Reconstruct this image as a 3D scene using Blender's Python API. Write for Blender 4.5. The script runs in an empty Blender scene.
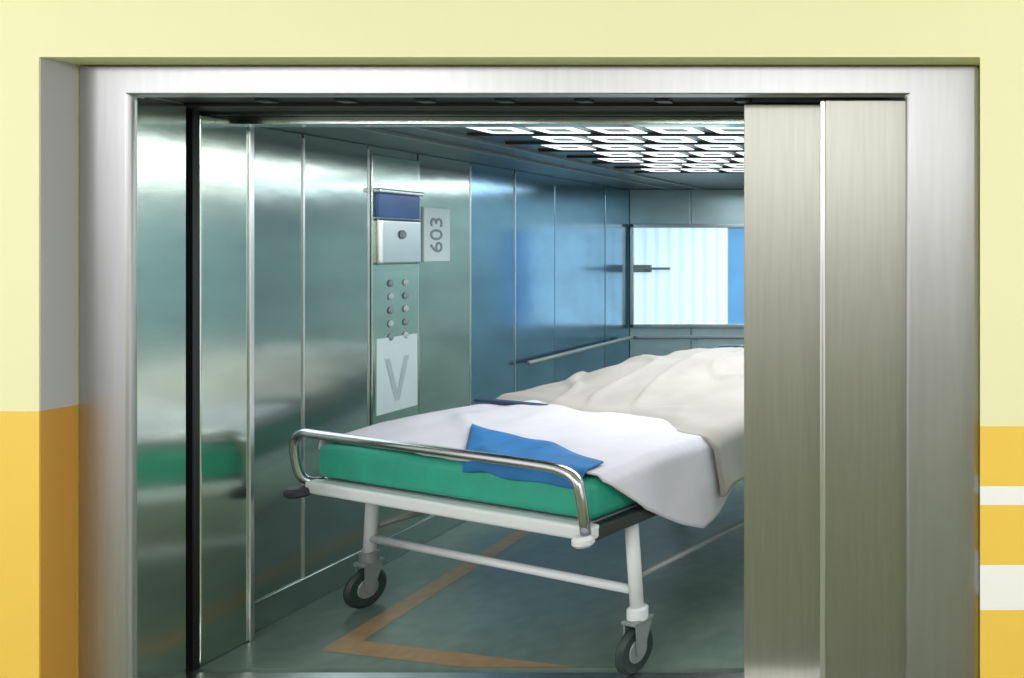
import bpy, math, bmesh
from mathutils import Vector, noise
scene=bpy.context.scene
try:
    scene.view_settings.view_transform='Standard'
    scene.view_settings.look='None'
except Exception: pass

# ---------- materials ----------
def lin(c):
    return tuple(((v/255)/12.92 if v/255<=0.04045 else ((v/255+0.055)/1.055)**2.4) for v in c)+(1,)
def mat(name,col,rough=0.5,metal=0.0,var=0.04,scale=8,stretch=(1,1,1),bump=0.0,emit=None,es=0,coat=0):
    m=bpy.data.materials.new(name); m.use_nodes=True
    nt=m.node_tree; b=nt.nodes['Principled BSDF']
    b.inputs['Roughness'].default_value=rough; b.inputs['Metallic'].default_value=metal
    tc=nt.nodes.new('ShaderNodeTexCoord'); mp=nt.nodes.new('ShaderNodeMapping')
    mp.inputs['Scale'].default_value=stretch
    nz=nt.nodes.new('ShaderNodeTexNoise'); nz.inputs['Scale'].default_value=scale; nz.inputs['Detail'].default_value=3
    nt.links.new(tc.outputs['Object'],mp.inputs['Vector']); nt.links.new(mp.outputs[0],nz.inputs['Vector'])
    rp=nt.nodes.new('ShaderNodeValToRGB')
    L=lin(col)
    rp.color_ramp.elements[0].position=0.3; rp.color_ramp.elements[1].position=0.7
    rp.color_ramp.elements[0].color=tuple(max(0,x*(1-var)) for x in L[:3])+(1,)
    rp.color_ramp.elements[1].color=tuple(min(1,x*(1+var)) for x in L[:3])+(1,)
    nt.links.new(nz.outputs['Fac'],rp.inputs['Fac']); nt.links.new(rp.outputs['Color'],b.inputs['Base Color'])
    if bump:
        bp=nt.nodes.new('ShaderNodeBump'); bp.inputs['Strength'].default_value=bump; bp.inputs['Distance'].default_value=0.01
        nt.links.new(nz.outputs['Fac'],bp.inputs['Height']); nt.links.new(bp.outputs[0],b.inputs['Normal'])
    if emit:
        b.inputs['Emission Color'].default_value=lin(emit); b.inputs['Emission Strength'].default_value=es
    if coat: b.inputs['Coat Weight'].default_value=coat
    return m
def band_mat(name,bands,rough=0.6):
    m=bpy.data.materials.new(name); m.use_nodes=True
    nt=m.node_tree; b=nt.nodes['Principled BSDF']; b.inputs['Roughness'].default_value=rough
    g=nt.nodes.new('ShaderNodeNewGeometry'); sp=nt.nodes.new('ShaderNodeSeparateXYZ')
    mr=nt.nodes.new('ShaderNodeMath'); mr.operation='DIVIDE'; mr.inputs[1].default_value=3.0
    rp=nt.nodes.new('ShaderNodeValToRGB'); rp.color_ramp.interpolation='CONSTANT'
    nt.links.new(g.outputs['Position'],sp.inputs[0]); nt.links.new(sp.outputs['Z'],mr.inputs[0]); nt.links.new(mr.outputs[0],rp.inputs['Fac'])
    cr=rp.color_ramp
    cr.elements[0].position=0; cr.elements[0].color=lin(bands[0][1])
    cr.elements[1].position=bands[1][0]/3; cr.elements[1].color=lin(bands[1][1])
    for z,c in bands[2:]:
        e=cr.elements.new(z/3); e.color=lin(c)
    nt.links.new(rp.outputs['Color'],b.inputs['Base Color'])
    return m
PALE=(243,240,193); YEL=(250,208,86); WHT=(253,251,250)
m_wl=band_mat('paint_left',[(0,YEL),(0.994,PALE)])
m_wr=band_mat('paint_right',[(0,YEL),(0.375,WHT),(0.506,YEL),(0.694,WHT),(0.759,YEL),(0.938,PALE)])
m_rev=band_mat('reveal_shade_paint',[(0,(214,156,62)),(0.994,(190,190,192))])  # shaded tones of the wall paint, put into the reveal colour
m_steel=mat('brushed_steel_frame',(184,184,187),0.42,1,0.04,5,(8,8,0.6),0.02)
m_door=mat('brushed_steel_door',(168,168,160),0.42,1,0.05,6,(10,10,0.5),0.02)
m_edge=mat('polished_edge',(228,229,229),0.3,1,0.02)
m_jamb=mat('steel_reveal',(200,214,204),0.18,1,0.08,5,(1,1,2),0.05)
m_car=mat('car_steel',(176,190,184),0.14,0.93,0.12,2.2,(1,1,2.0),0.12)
m_carblue=mat('car_steel_blue_reflection',(132,166,188),0.17,0.93,0.12,2.2,(1,1,2.0),0.12)  # blue reflection put into the base colour of the far panels
m_carb=mat('car_steel_back',(178,200,204),0.38,0.55,0.12,2.5,(1,1,2.5),0.08)
m_cream=mat('added_panel_cream',(238,224,178),0.6,0,0.05,4)  # colour of the added panel that gives the beige reflection
m_seam=mat('seam_dark',(60,68,72),0.5,0.3)
m_black=mat('flat_black',(18,19,20),0.6)
m_ceil=mat('car_ceiling',(72,82,80),0.35,0.5)
m_cell=mat('light_cell',(240,245,245),0.4,0,0.01,emit=(240,248,250),es=1.7)
m_floor=mat('car_floor_vinyl',(106,126,118),0.3,0,0.12,14,bump=0.01)
m_orange=mat('floor_tape_orange',(166,134,96),0.4,0,0.1,20)
m_hall=mat('hall_floor',(104,118,68),0.4,0,0.1,6)
m_white=mat('plaster_white',(232,232,228),0.7)
m_hallb=mat('hall_back_paint',(208,207,202),0.7)
m_green=mat('mattress_green',(40,158,134),0.5,0,0.1,10,bump=0.05)
m_sheet=mat('sheet_white',(198,196,207),0.85,0,0.04,5,bump=0.2)
m_duvet=mat('duvet_greige',(164,160,156),0.9,0,0.08,4,bump=0.35)
m_blue=mat('cloth_blue',(24,106,168),0.7,0,0.15,12,bump=0.1)
m_chrome=mat('chrome',(200,200,206),0.2,1,0.02)
m_enamel=mat('enamel_white',(220,224,230),0.35,0,0.02)
m_grey=mat('castor_grey',(130,138,140),0.4,0.2)
m_greyd=mat('bumper_dark',(52,58,62),0.4,0.2)
m_tyre=mat('tyre',(34,52,50),0.5)
m_disp=mat('display_blue',(66,92,142),0.2,0,0.2,6,emit=(40,70,140),es=0.12)
m_sign=mat('sign_white',(186,200,202),0.4,0,0.02)
m_ink=mat('ink',(116,128,134),0.5)
m_arrow=mat('ink_light',(158,170,172),0.5)
# ---------- geometry helpers ----------
def link(o): scene.collection.objects.link(o); return o
def empty(name,loc=(0,0,0),rz=0):
    e=bpy.data.objects.new(name,None); e.location=loc; e.rotation_euler=(0,0,rz); e.empty_display_size=0.1; return link(e)
def mesh(name,vs,fs,m,parent=None,smooth=False):
    me=bpy.data.meshes.new(name); me.from_pydata([tuple(v) for v in vs],[],fs); me.update()
    if m: me.materials.append(m)
    if smooth:
        for p in me.polygons: p.use_smooth=True
    o=link(bpy.data.objects.new(name,me))
    if parent: o.parent=parent
    return o
def box(name,x0,x1,y0,y1,z0,z1,m,bev=0,parent=None,seg=3):
    cx,cy,cz=(x0+x1)/2,(y0+y1)/2,(z0+z1)/2
    vs=[(x-cx,y-cy,z-cz) for x in(x0,x1) for y in(y0,y1) for z in(z0,z1)]
    fs=[(0,1,3,2),(4,6,7,5),(0,4,5,1),(2,3,7,6),(0,2,6,4),(1,5,7,3)]
    o=mesh(name,vs,fs,m,parent); o.location=(cx,cy,cz)
    if bev:
        b=o.modifiers.new('b','BEVEL'); b.width=bev; b.segments=seg; b.limit_method='ANGLE'
        for p in o.data.polygons: p.use_smooth=True
        o.modifiers.new('wn','WEIGHTED_NORMAL')
    return o
def tube(name,pts,r,m,parent=None,cyc=False,smooth_pts=True,n=12):
    P=[Vector(p) for p in pts]
    if smooth_pts and len(P)>2:
        for _ in range(3):
            Q=[P[0]]
            for i in range(len(P)-1):
                a,b=P[i],P[i+1]
                if i>0: Q.append(a.lerp(b,0.25))
                if i<len(P)-2: Q.append(a.lerp(b,0.75))
            Q.append(P[-1]); P=Q
    vs=[];fs=[];up=None
    for i,p in enumerate(P):
        t=(P[min(i+1,len(P)-1)]-P[max(i-1,0)]).normalized()
        if up is None: up=Vector((0,0,1)) if abs(t.z)<0.9 else Vector((0,1,0))
        s=t.cross(up).normalized(); up=s.cross(t).normalized()
        for k in range(n):
            a=2*math.pi*k/n; vs.append(p+s*math.cos(a)*r+up*math.sin(a)*r)
    for i in range(len(P)-1):
        for k in range(n):
            fs.append((i*n+k,i*n+(k+1)%n,(i+1)*n+(k+1)%n,(i+1)*n+k))
    fs.append(tuple(range(n-1,-1,-1))); fs.append(tuple((len(P)-1)*n+k for k in range(n)))
    return mesh(name,vs,fs,m,parent,True)
def disc(name,c,axis,r,h,m,parent=None,n=32,bev=0.006):
    c=Vector(c);ax=Vector(axis).normalized()
    s=ax.orthogonal().normalized(); u=ax.cross(s)
    prof=[(-h/2,r-bev),(-h/2+bev,r),(h/2-bev,r),(h/2,r-bev)]
    vs=[];fs=[]
    for d,rr in prof:
        for k in range(n):
            a=2*math.pi*k/n; vs.append(c+ax*d+(s*math.cos(a)+u*math.sin(a))*rr)
    for i in range(3):
        for k in range(n): fs.append((i*n+k,i*n+(k+1)%n,(i+1)*n+(k+1)%n,(i+1)*n+k))
    fs.append(tuple(range(n-1,-1,-1))); fs.append(tuple(3*n+k for k in range(n)))
    return mesh(name,vs,fs,m,parent)

# ---------- landing walls ----------
box('wall_left',-6.0,-2.941,2.5,2.8,0,2.9,m_wl)
box('wall_right',0.0,3.0,2.5,2.8,0,2.9,m_wr)
box('wall_top',-2.941,0.0,2.5,2.8,2.103,2.9,m_wl)
box('reveal_shade',-2.9415,-2.9385,2.503,2.6,0,2.103,m_rev)  # thin lining that carries the reveal's shade as colour
box('floor_landing',-6.0,3.0,-3.0,2.6,-0.1,0.0,m_hall)
box('ceiling_landing',-6.0,3.0,-3.0,2.8,2.9,3.0,m_white)
box('wall_rear',-6.0,3.0,-3.15,-3.0,0,2.9,m_hallb)

# ---------- door frame ----------
fr=empty('elevator_door_frame',(-1.5,2.6,0))
def cbox(name,x0,x1,y0,y1,z0,z1,m,par,bev=0,seg=3):
    o=box(name,x0,x1,y0,y1,z0,z1,m,bev,None,seg); o.parent=par
    o.location=Vector(o.location)-Vector(par.location); return o
U=[(-2.938,0),(-2.938,2.102),(-0.001,2.102),(-0.001,0),(-0.244,0),(-0.244,2.004),(-2.765,2.004),(-2.765,0)]
vs=[(x+1.5,0.0,z) for x,z in U]+[(x+1.5,0.055,z) for x,z in U]
fs=[(0,7,6,1),(1,6,5,2),(2,5,4,3),(8,9,14,15),(9,10,13,14),(10,11,12,13)]+[(i,(i+1)%8,(i+1)%8+8,i+8) for i in range(8)]
o=mesh('architrave',vs,fs,m_steel,fr,True)
bm=bmesh.new(); bm.from_mesh(o.data); bmesh.ops.recalc_face_normals(bm,faces=bm.faces); bm.to_mesh(o.data); bm.free()
b=o.modifiers.new('b','BEVEL'); b.width=0.016; b.segments=4; b.limit_method='ANGLE'; o.modifiers.new('wn','WEIGHTED_NORMAL')
cbox('jamb_left_body',-2.938,-2.766,2.655,2.78,0,2.102,m_steel,fr)
cbox('jamb_left_lining',-2.7655,-2.76,2.62,2.78,0,2.004,m_jamb,fr)
cbox('lintel_lining',-2.765,-0.244,2.655,2.78,2.012,2.10,m_black,fr)
for i in range(7):
    cbox('header_bolt_%d'%(i+1),-2.45+i*0.27,-2.40+i*0.27,2.70,2.74,2.002,2.013,m_greyd,fr,0.003)
cbox('gap_shade_left',-2.90,-2.80,2.845,2.87,0.0,2.0,m_black,fr)  # black strip painting the darkness of the gap beside the car jamb
cbox('shaft_shade_left',-2.94,-2.90,2.78,2.9,0,2.1,m_black,fr)  # added dark panel, stands for the unlit shaft behind the gap
cbox('shaft_shade_top',-2.94,0.0,2.78,2.9,2.0,2.1,m_black,fr)  # same dark stand-in for the unlit gap above the opening
cbox('sill',-2.94,0.0,2.6,2.84,-0.1,0.0,m_edge,fr)
cbox('sill_groove_1',-2.76,-0.0,2.68,2.70,0.0,0.002,m_black,fr)
cbox('sill_groove_2',-2.76,-0.0,2.75,2.77,0.0,0.002,m_black,fr)
cbox('shaft_gap',-2.94,0.0,2.84,2.87,-0.12,-0.05,m_black,fr)

# ---------- sliding doors ----------
d1=empty('elevator_sliding_door',(-0.35,2.68,0))
cbox('panel_outer',-0.525,-0.02,2.662,2.695,0.004,2.0,m_door,d1,0.004)
cbox('panel_outer_edge',-0.533,-0.513,2.655,2.70,0.004,2.0,m_edge,d1,0.008)
cbox('panel_inner',-0.805,-0.30,2.725,2.765,0.004,1.998,m_door,d1,0.004)

# ---------- car ----------
XL=-2.85; XR=0.15; YB=6.5; ZC=1.99
box('floor_car',-2.95,XR+0.1,2.87,YB+0.1,-0.1,0.0,m_floor)
wl=empty('wall_car_left',(XL,4.8,0))
seams=[3.08,3.368,3.725,4.057,4.47,4.90,5.36,6.08,6.5]
for i in range(len(seams)-1):
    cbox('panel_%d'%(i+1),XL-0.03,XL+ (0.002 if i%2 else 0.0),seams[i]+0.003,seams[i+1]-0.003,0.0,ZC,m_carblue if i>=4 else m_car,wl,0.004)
cbox('backing',XL-0.06,XL-0.025,3.0,6.55,0,ZC,m_seam,wl)
cbox('kick_plate',XL,XL+0.012,3.1,6.48,0.0,0.12,m_car,wl,0.003)
cbox('car_jamb',-2.90,-2.80,2.872,3.08,0,ZC,m_jamb,wl,0.008)
cbox('car_jamb_lip',-2.80,-2.792,3.06,3.08,0,ZC,m_edge,wl,0.003)
for i,(a) in enumerate([3.368,3.725,4.47,4.90]):
    cbox('joint_strip_%d'%(i+1),XL,XL+0.005,a-0.004,a+0.004,0.12,ZC-0.02,m_edge,wl)
wb=empty('wall_car_back',(-1.4,YB,0))
for i in range(6):
    cbox('panel_%d'%(i+1),-2.85+i*0.5+0.003,-2.85+(i+1)*0.5-0.003,YB,YB+0.03,0,ZC,m_carb,wb,0.004)
cbox('backing',-2.9,XR+0.05,YB+0.025,YB+0.06,0,ZC,m_seam,wb)
wr=empty('wall_car_right',(XR,4.8,0))
for i in range(6):
    cbox('panel_%d'%(i+1),XR,XR+0.03,2.95+i*0.6+0.003,2.95+(i+1)*0.6-0.003,0,ZC,m_carb,wr,0.004)
cbox('added_reflection_panel',XR-0.015,XR,2.96,6.49,0.0,0.68,m_cream,wr,0.004)  # unseen panel, added so the left wall reflects a beige band
cbox('backing',XR+0.025,XR+0.06,2.9,6.55,0,ZC,m_seam,wr)
cbox('front_return',-0.2,XR+0.03,2.872,2.95,0,ZC,m_carb,wr)
box('ceiling_car',-2.95,XR+0.1,2.90,YB+0.1,ZC,ZC+0.08,m_ceil)
box('trim_2',-2.80,-0.2,2.93,3.0,ZC-0.03,ZC,m_jamb,0.004)
# ceiling light grille: rectangular luminous frames
lg=empty('ceiling_light_grille',(-1.2,3.9,ZC))
vs=[];fs=[]
for i in range(9):
    for j in range(7):
        cx=-1.93+i*0.235+(0.11 if j%2 else 0); cy=3.22+j*0.27
        w,h=0.092,0.095; n0=len(vs)
        for rr,ry in ((1.0,1.0),(0.52,0.42)):
            for k in range(16):
                a=2*math.pi*(k+0.5)/16
                sx=math.copysign(abs(math.cos(a))**0.22,math.cos(a)); sy=math.copysign(abs(math.sin(a))**0.22,math.sin(a))
                vs.append((cx+w*rr*sx+1.2,cy+h*ry*sy-3.9,-0.008))
        for k in range(16):
            k2=(k+1)%16
            fs.append((n0+k,n0+16+k,n0+16+k2,n0+k2))
mesh('luminous_cells',vs,fs,m_cell,lg)
for j in range(8):
    cbox('louver_bar_%d'%(j+1),-2.15,0.08,3.08+j*0.27,3.09+j*0.27,ZC-0.012,ZC,m_greyd,lg,0.002)
cbox('edge_strip_right',-2.22,-2.2,3.1,6.4,ZC-0.012,ZC,m_grey,lg)
cbox('edge_strip_left',-2.46,-2.44,3.1,6.4,ZC-0.012,ZC,m_grey,lg)
# back window
wm=bpy.data.materials.new('window_daylit'); wm.use_nodes=True
nt=wm.node_tree; b=nt.nodes['Principled BSDF']
tc=nt.nodes.new('ShaderNodeTexCoord'); wv=nt.nodes.new('ShaderNodeTexWave'); wv.inputs['Scale'].default_value=3.2; wv.inputs['Distortion'].default_value=1.0
rp=nt.nodes.new('ShaderNodeValToRGB'); rp.color_ramp.elements[0].color=lin((186,214,230)); rp.color_ramp.elements[1].color=lin((204,228,240)); rp.color_ramp.elements[1].position=0.6
nt.links.new(tc.outputs['Object'],wv.inputs['Vector']); nt.links.new(wv.outputs['Fac'],rp.inputs['Fac'])
nt.links.new(rp.outputs['Color'],b.inputs['Base Color']); nt.links.new(rp.outputs['Color'],b.inputs['Emission Color']); b.inputs['Emission Strength'].default_value=0.8; b.inputs['Roughness'].default_value=0.2
m_side=mat('window_side_blue',(100,160,210),0.2,0,0.1,4,emit=(110,165,210),es=0.3)
wn=empty('window_1',(-2.3,YB,1.28))
cbox('pane',-2.80,-2.05,YB-0.012,YB-0.002,0.90,1.68,wm,wn)
cbox('pane_side',-2.04,-1.85,YB-0.012,YB-0.002,0.90,1.68,m_side,wn)
cbox('frame_top',-2.83,-1.82,YB-0.03,YB-0.001,1.68,1.71,m_edge,wn,0.004)
cbox('frame_bottom',-2.83,-1.82,YB-0.03,YB-0.001,0.87,0.90,m_edge,wn,0.004)
cbox('frame_side',-2.83,-2.80,YB-0.03,YB-0.001,0.87,1.71,m_edge,wn,0.004)
cbox('frame_side_right',-1.85,-1.82,YB-0.03,YB-0.001,0.87,1.71,m_edge,wn,0.004)
cbox('latch_plate',-2.80,-2.66,YB-0.04,YB-0.012,1.32,1.38,m_grey,wn,0.004)
cbox('latch_lever',-2.70,-2.50,YB-0.055,YB-0.035,1.34,1.36,m_grey,wn,0.004)
# handrails
hr=empty('handrail',(-2.0,6.4,0.8))
def ctube(name,pts,r,m,par,**k):
    return tube(name,[Vector(p)-Vector(par.location) for p in pts],r,m,par,**k)
ctube('rail',[(-2.79,4.95,0.80),(-2.79,6.38,0.80),(-2.76,6.42,0.80),(-0.1,6.42,0.80)],0.015,m_grey,hr)
for i,(x,y) in enumerate([(-2.85,5.1),(-2.85,6.2)]):
    ctube('bracket_%d'%(i+1),[(x,y,0.78),(-2.79,y,0.79)],0.01,m_chrome,hr)
for i,x in enumerate([-2.3,-1.3,-0.4]):
    ctube('bracket_%d'%(i+3),[(x,6.5,0.78),(x,6.42,0.79)],0.01,m_chrome,hr)

# control panel
cp=empty('elevator_control_panel',(XL,3.89,1.2))
cbox('column',XL,XL+0.012,3.735,4.047,0.12,1.95,m_jamb,cp,0.004)
cbox('display',XL+0.01,XL+0.03,3.755,4.03,1.655,1.77,m_disp,cp,0.006)
cbox('display_visor',XL+0.01,XL+0.045,3.745,4.04,1.77,1.79,m_edge,cp,0.006)
cbox('speaker_housing',XL+0.01,XL+0.04,3.755,4.03,1.43,1.65,m_edge,cp,0.015)
disc('call_lens',(0.045,0.0,0.375),(1,0,0),0.022,0.012,m_ink,cp)
for j in range(5):
    for i in range(2):
        disc('button_%d'%(j*2+i+1),(0.016,-0.04+i*0.1,0.14-j*0.065),(1,0,0),0.017,0.012,m_arrow if (i+j)%2 else m_ink,cp)
cbox('notice',XL+0.012,XL+0.016,3.76,4.03,0.72,1.08,m_sign,cp)
mesh('notice_arrow',[(0.0175,-0.08,-0.22),(0.0175,-0.05,-0.22),(0.0175,0.0,-0.38),(0.0175,0.05,-0.22),(0.0175,0.08,-0.22),(0.0175,0.015,-0.43),(0.0175,-0.015,-0.43)],[(0,1,2,6),(2,3,4,5),(2,5,6)],m_arrow,cp)
def text(name,body,size,loc,par,m):
    c=bpy.data.curves.new(name,'FONT'); c.body=body; c.size=size; c.extrude=0.001; c.align_x='CENTER'; c.align_y='CENTER'
    c.materials.append(m); o=link(bpy.data.objects.new(name,c))
    o.rotation_euler=(math.pi/2,0,math.pi/2); o.parent=par; o.location=loc; return o
sg=empty('floor_number_sign',(XL,4.18,1.6))
cbox('plate',XL,XL+0.012,4.085,4.285,1.44,1.72,m_sign,sg,0.003)
o=text('digits','603',0.13,(0.014,0.0,-0.02),sg,m_ink)
o.rotation_euler=(math.pi/2,math.radians(-90),math.pi/2)

# floor tape
mesh('floor_marking',[(-2.47,3.0,0.001),(-2.37,3.07,0.001),(-2.40,6.2,0.001),(-2.49,6.2,0.001)],[(0,1,2,3)],m_orange)
mesh('floor_marking.001',[(-2.47,2.995,0.001),(-1.85,2.875,0.001),(-1.45,2.875,0.001),(-2.37,3.07,0.001)],[(0,1,2,3)],m_orange)

# ---------- hospital bed ----------
bed=empty('hospital_bed',(-2.65,3.19,0),math.atan2(-0.36,0.933))
W=1.454; LN=2.3
box('end_beam',-0.02,W+0.02,-0.03,0.02,0.535,0.585,m_enamel,0.012,bed)
box('head_beam',-0.02,W+0.02,LN-0.02,LN+0.03,0.535,0.585,m_enamel,0.012,bed)
box('side_beam_left',-0.02,0.03,0,LN,0.53,0.58,m_enamel,0.01,bed)
box('side_beam_right',W-0.03,W+0.02,0,LN,0.53,0.58,m_greyd,0.01,bed)
box('base_deck',0.02,W-0.02,0.02,LN-0.02,0.555,0.585,m_grey,0.005,bed)
box('mattress',0.0,W,0.0,LN,0.588,0.728,m_green,0.035,bed,5)
R=0.017
tube('foot_rail',[(0.0,0.04,0.57),(-0.05,-0.03,0.575),(-0.04,-0.06,0.79),(0.16,-0.06,0.785),(1.22,-0.06,0.785),(1.45,-0.06,0.775),(1.475,-0.06,0.68),(1.46,-0.03,0.56)],R,m_chrome,bed,n=16)
tube('head_rail',[(0.0,LN,0.57),(-0.02,LN+0.05,0.6),(-0.02,LN+0.05,0.82),(0.15,LN+0.05,0.86),(1.3,LN+0.05,0.86),(1.47,LN+0.05,0.82),(1.47,LN+0.05,0.6),(1.45,LN,0.57)],R,m_chrome,bed,n=16)
for i,(x,y) in enumerate([(-0.03,-0.04),(W+0.005,-0.04),(-0.03,LN+0.04),(W+0.02,LN+0.04)]):
    disc('bumper_%d'%(i+1),(x,y,0.545),(0,0,1),0.048 if i!=1 else 0.035,0.035,m_greyd if i!=1 else m_enamel,bed,bev=0.01)
k=0
for y in(0.2,LN-0.25):
    for x in(0.0,W):
        k+=1
        xx=0.03 if x==0 else W-0.03
        tube('leg_%d'%k,[(xx,y,0.55),(x,y,0.20)],0.024,m_enamel,bed)
        disc('castor_collar_%d'%k,(x,y,0.205),(0,0,1),0.036,0.05,m_grey if x==0 else m_enamel,bed)
        for s,sn in((-1,'a'),(1,'b')):
            vs=[(x+s*0.028-0.004,y-0.035,0.19),(x+s*0.028+0.004,y-0.035,0.19),(x+s*0.028+0.004,y+0.04,0.19),(x+s*0.028-0.004,y+0.04,0.19),
                (x+s*0.028-0.004,y-0.03,0.07),(x+s*0.028+0.004,y-0.03,0.07),(x+s*0.028+0.004,y+0.0,0.07),(x+s*0.028-0.004,y+0.0,0.07)]
            mesh('fork_%d%s'%(k,sn),vs,[(3,2,1,0),(4,5,6,7),(0,1,5,4),(1,2,6,5),(2,3,7,6),(3,0,4,7)],m_grey,bed)
        box('fork_bridge_%d'%k,x-0.034,x+0.034,y-0.045,y+0.045,0.175,0.192,m_grey,0.006,bed)
        disc('wheel_%d'%k,(x,y-0.015,0.082),(1,0,0),0.082,0.036,m_tyre,bed,bev=0.012)
        disc('wheel_hub_%d'%k,(x,y-0.015,0.082),(1,0,0),0.045,0.042,m_grey,bed)
tube('cross_bar_foot',[(0.01,0.2,0.285),(W-0.01,0.2,0.285)],0.016,m_enamel,bed)
tube('cross_bar_head',[(0.01,LN-0.25,0.285),(W-0.01,LN-0.25,0.285)],0.016,m_greyd,bed)
tube('long_bar_left',[(0.01,0.2,0.33),(0.01,LN-0.25,0.33)],0.012,m_grey,bed)
tube('long_bar_right',[(W-0.01,0.2,0.33),(W-0.01,LN-0.25,0.33)],0.012,m_grey,bed)

def sstep(a,b,x):
    t=max(0,min(1,(x-a)/(b-a))); return t*t*(3-2*t)
def interp(pts,x):
    if x<=pts[0][0]: return pts[0][1]
    for (a,b),(c,d) in zip(pts,pts[1:]):
        if x<=c: return b+(d-b)*(x-a)/(c-a)
    return pts[-1][1]
def drape(name,t0f,t1f,dropL,dropR,hf,m,base=0.738,off=0.0,nu=130,nt_=110,thick=0.008):
    vs=[];fs=[]
    r=0.03
    for j in range(nt_+1):
        for i in range(nu+1):
            b_=j/nt_
            te=t0f(1.0)*(1-b_)+t1f(1.0)*b_
            tl=t0f(0.0)*(1-b_)+t1f(0.0)*b_
            dl=dropL(tl); dr=dropR(te); tot=dl+W+dr
            s=-dl+tot*i/nu
            v=max(0,min(1,s/W))
            t=t0f(v)*(1-b_)+t1f(v)*b_
            wob=0.006*noise.noise(Vector((s*3,t*3,1.7)))+0.004*noise.noise(Vector((s*9,t*7,4.7)))
            z=base+hf(s,t,b_)+wob; x=s
            if s<0:
                d=-s; x=-off-0.012-0.01*math.sin(t*14)*min(1,d*8); z=base+hf(0,t,b_)-d
                if d<r: x=-(off+0.012)*d/r
            if s>W:
                d=s-W; flare=0.02+0.12*d
                x=W+off+(0.012+flare+0.02*math.sin(t*16)*min(1,d*6))*min(1,d/r); z=base+hf(W,t,b_)-d*0.97
            vs.append((x,t,z))
    for j in range(nt_):
        for i in range(nu):
            a=j*(nu+1)+i; fs.append((a,a+1,a+nu+2,a+nu+1))
    o=mesh(name,vs,fs,m,bed,True)
    so=o.modifiers.new('s','SOLIDIFY'); so.thickness=thick; so.offset=1
    return o
dropR=lambda t: interp([(0.0,0.0),(0.03,0.02),(0.18,0.17),(0.36,0.29),(0.44,0.33),(0.52,0.30),(0.70,0.22),(1.2,0.2)],t)
def hs(s,t,b):
    v=max(0,min(1,s/W))
    f=0.010*noise.noise(Vector((s*5+t*4,t*2-s*3,2.2)))*sstep(0.05,0.3,t)
    d=(s-0.2)*0.5+(t-0.45)*0.86
    return 0.018*sstep(0,0.3,t)+0.02*math.sin(v*math.pi)*sstep(0.05,0.5,t)+f+0.010*math.exp(-(d/0.03)**2)*sstep(0,0.2,v)*sstep(1,0.8,v)
drape('sheet',lambda v:0.02+0.015*math.sin(v*9),lambda v:1.1,lambda t:0.04,dropR,hs,m_sheet,thick=0.006)
def hd(s,t,b):
    v=max(0,min(1,s/W))
    env=sstep(0,0.55,b)*(1-0.45*sstep(0.65,1.0,b))
    ac=math.sin(math.pi*min(1,max(0,v*0.92+0.06)))
    n1=noise.noise(Vector((s*3.2+t*2.4,t*1.3-s*1.8,5.5)))
    fold=0.045*(1-min(1,abs(n1)*4))**2*0.5+0.014*noise.noise(Vector((s*6,t*5,3)))
    return 0.024*sstep(0,0.05,b)+0.135*env*ac+0.03*noise.noise(Vector((s*2.2,t*2.2,9)))*env+fold*sstep(0,.15,b)
drape('duvet',lambda v:0.76-0.20*v+0.03*math.sin(v*11),lambda v:2.2,lambda t:0.08,lambda t:0.22,hd,m_duvet,base=0.748,off=0.02,thick=0.018)
vs=[];fs=[]
N=30;M=8
for i in range(N+1):
    a=i/N
    for j in range(M+1):
        c=j/M
        xl=0.86-0.34*c; x=xl+(1.40-xl)*a
        tf=interp([(0,0.27),(0.6,0.20),(1,0.10)],a)
        t=-0.012+(tf+0.012)*c
        z=0.738+hs(x,max(t,0.0),0)+0.014+0.003*math.sin(x*22+t*20)
        if t<0.03: z-=0.05*((0.03-t)/0.042)
        vs.append((x,t,z))
for i in range(N):
    for j in range(M):
        a=i*(M+1)+j; fs.append((a,a+M+1,a+M+2,a+1))
o=mesh('blue_cloth',vs,fs,m_blue,bed,True); so=o.modifiers.new('s','SOLIDIFY'); so.thickness=0.006; so.offset=1
m_navy=mat('strap_navy',(38,62,92),0.7)
box('strap',-0.05,0.5,0.70,0.74,0.768,0.782,m_navy,0.006,bed)

# ---------- lights ----------
def area(name,loc,size,power,col=(1,1,1),rot=(0,0,0),sy=None):
    l=bpy.data.lights.new(name,'AREA'); l.energy=power; l.color=col; l.size=size
    if sy: l.shape='RECTANGLE'; l.size_y=sy
    o=link(bpy.data.objects.new(name,l)); o.location=loc; o.rotation_euler=rot; return o
R4=math.radians(50)
area('hall_lamp',(-1.6,-1.7,2.75),2.8,94,(1,0.99,1.0),(R4,0,0),1.0)
area('hall_lamp.001',(-4.8,-0.9,2.75),1.6,82,(1,0.99,0.98),(R4,0,0),1.0)
area('hall_lamp.002',(2.1,-0.9,2.75),1.6,82,(1,0.99,0.98),(R4,0,0),1.0)
area('car_lamp',(-1.1,4.0,ZC-0.035),1.9,38,(0.98,1.0,0.98),(0,0,0),1.6)
area('car_lamp.001',(-1.3,5.7,ZC-0.035),2.0,26,(0.86,0.95,1.0),(0,0,0),0.8)
w=bpy.data.worlds.new('world'); scene.world=w; w.use_nodes=True
w.node_tree.nodes['Background'].inputs[0].default_value=(0.98,0.98,1,1); w.node_tree.nodes['Background'].inputs[1].default_value=1.25

# ---------- camera ----------
cd=bpy.data.cameras.new('camera'); cam=link(bpy.data.objects.new('camera',cd))
cam.location=(0,0,1.5); cam.rotation_euler=(math.pi/2,0,0)
cd.sensor_width=36; cd.lens=28.125; cd.shift_x=-468/1024; cd.shift_y=-89/1024
scene.camera=cam
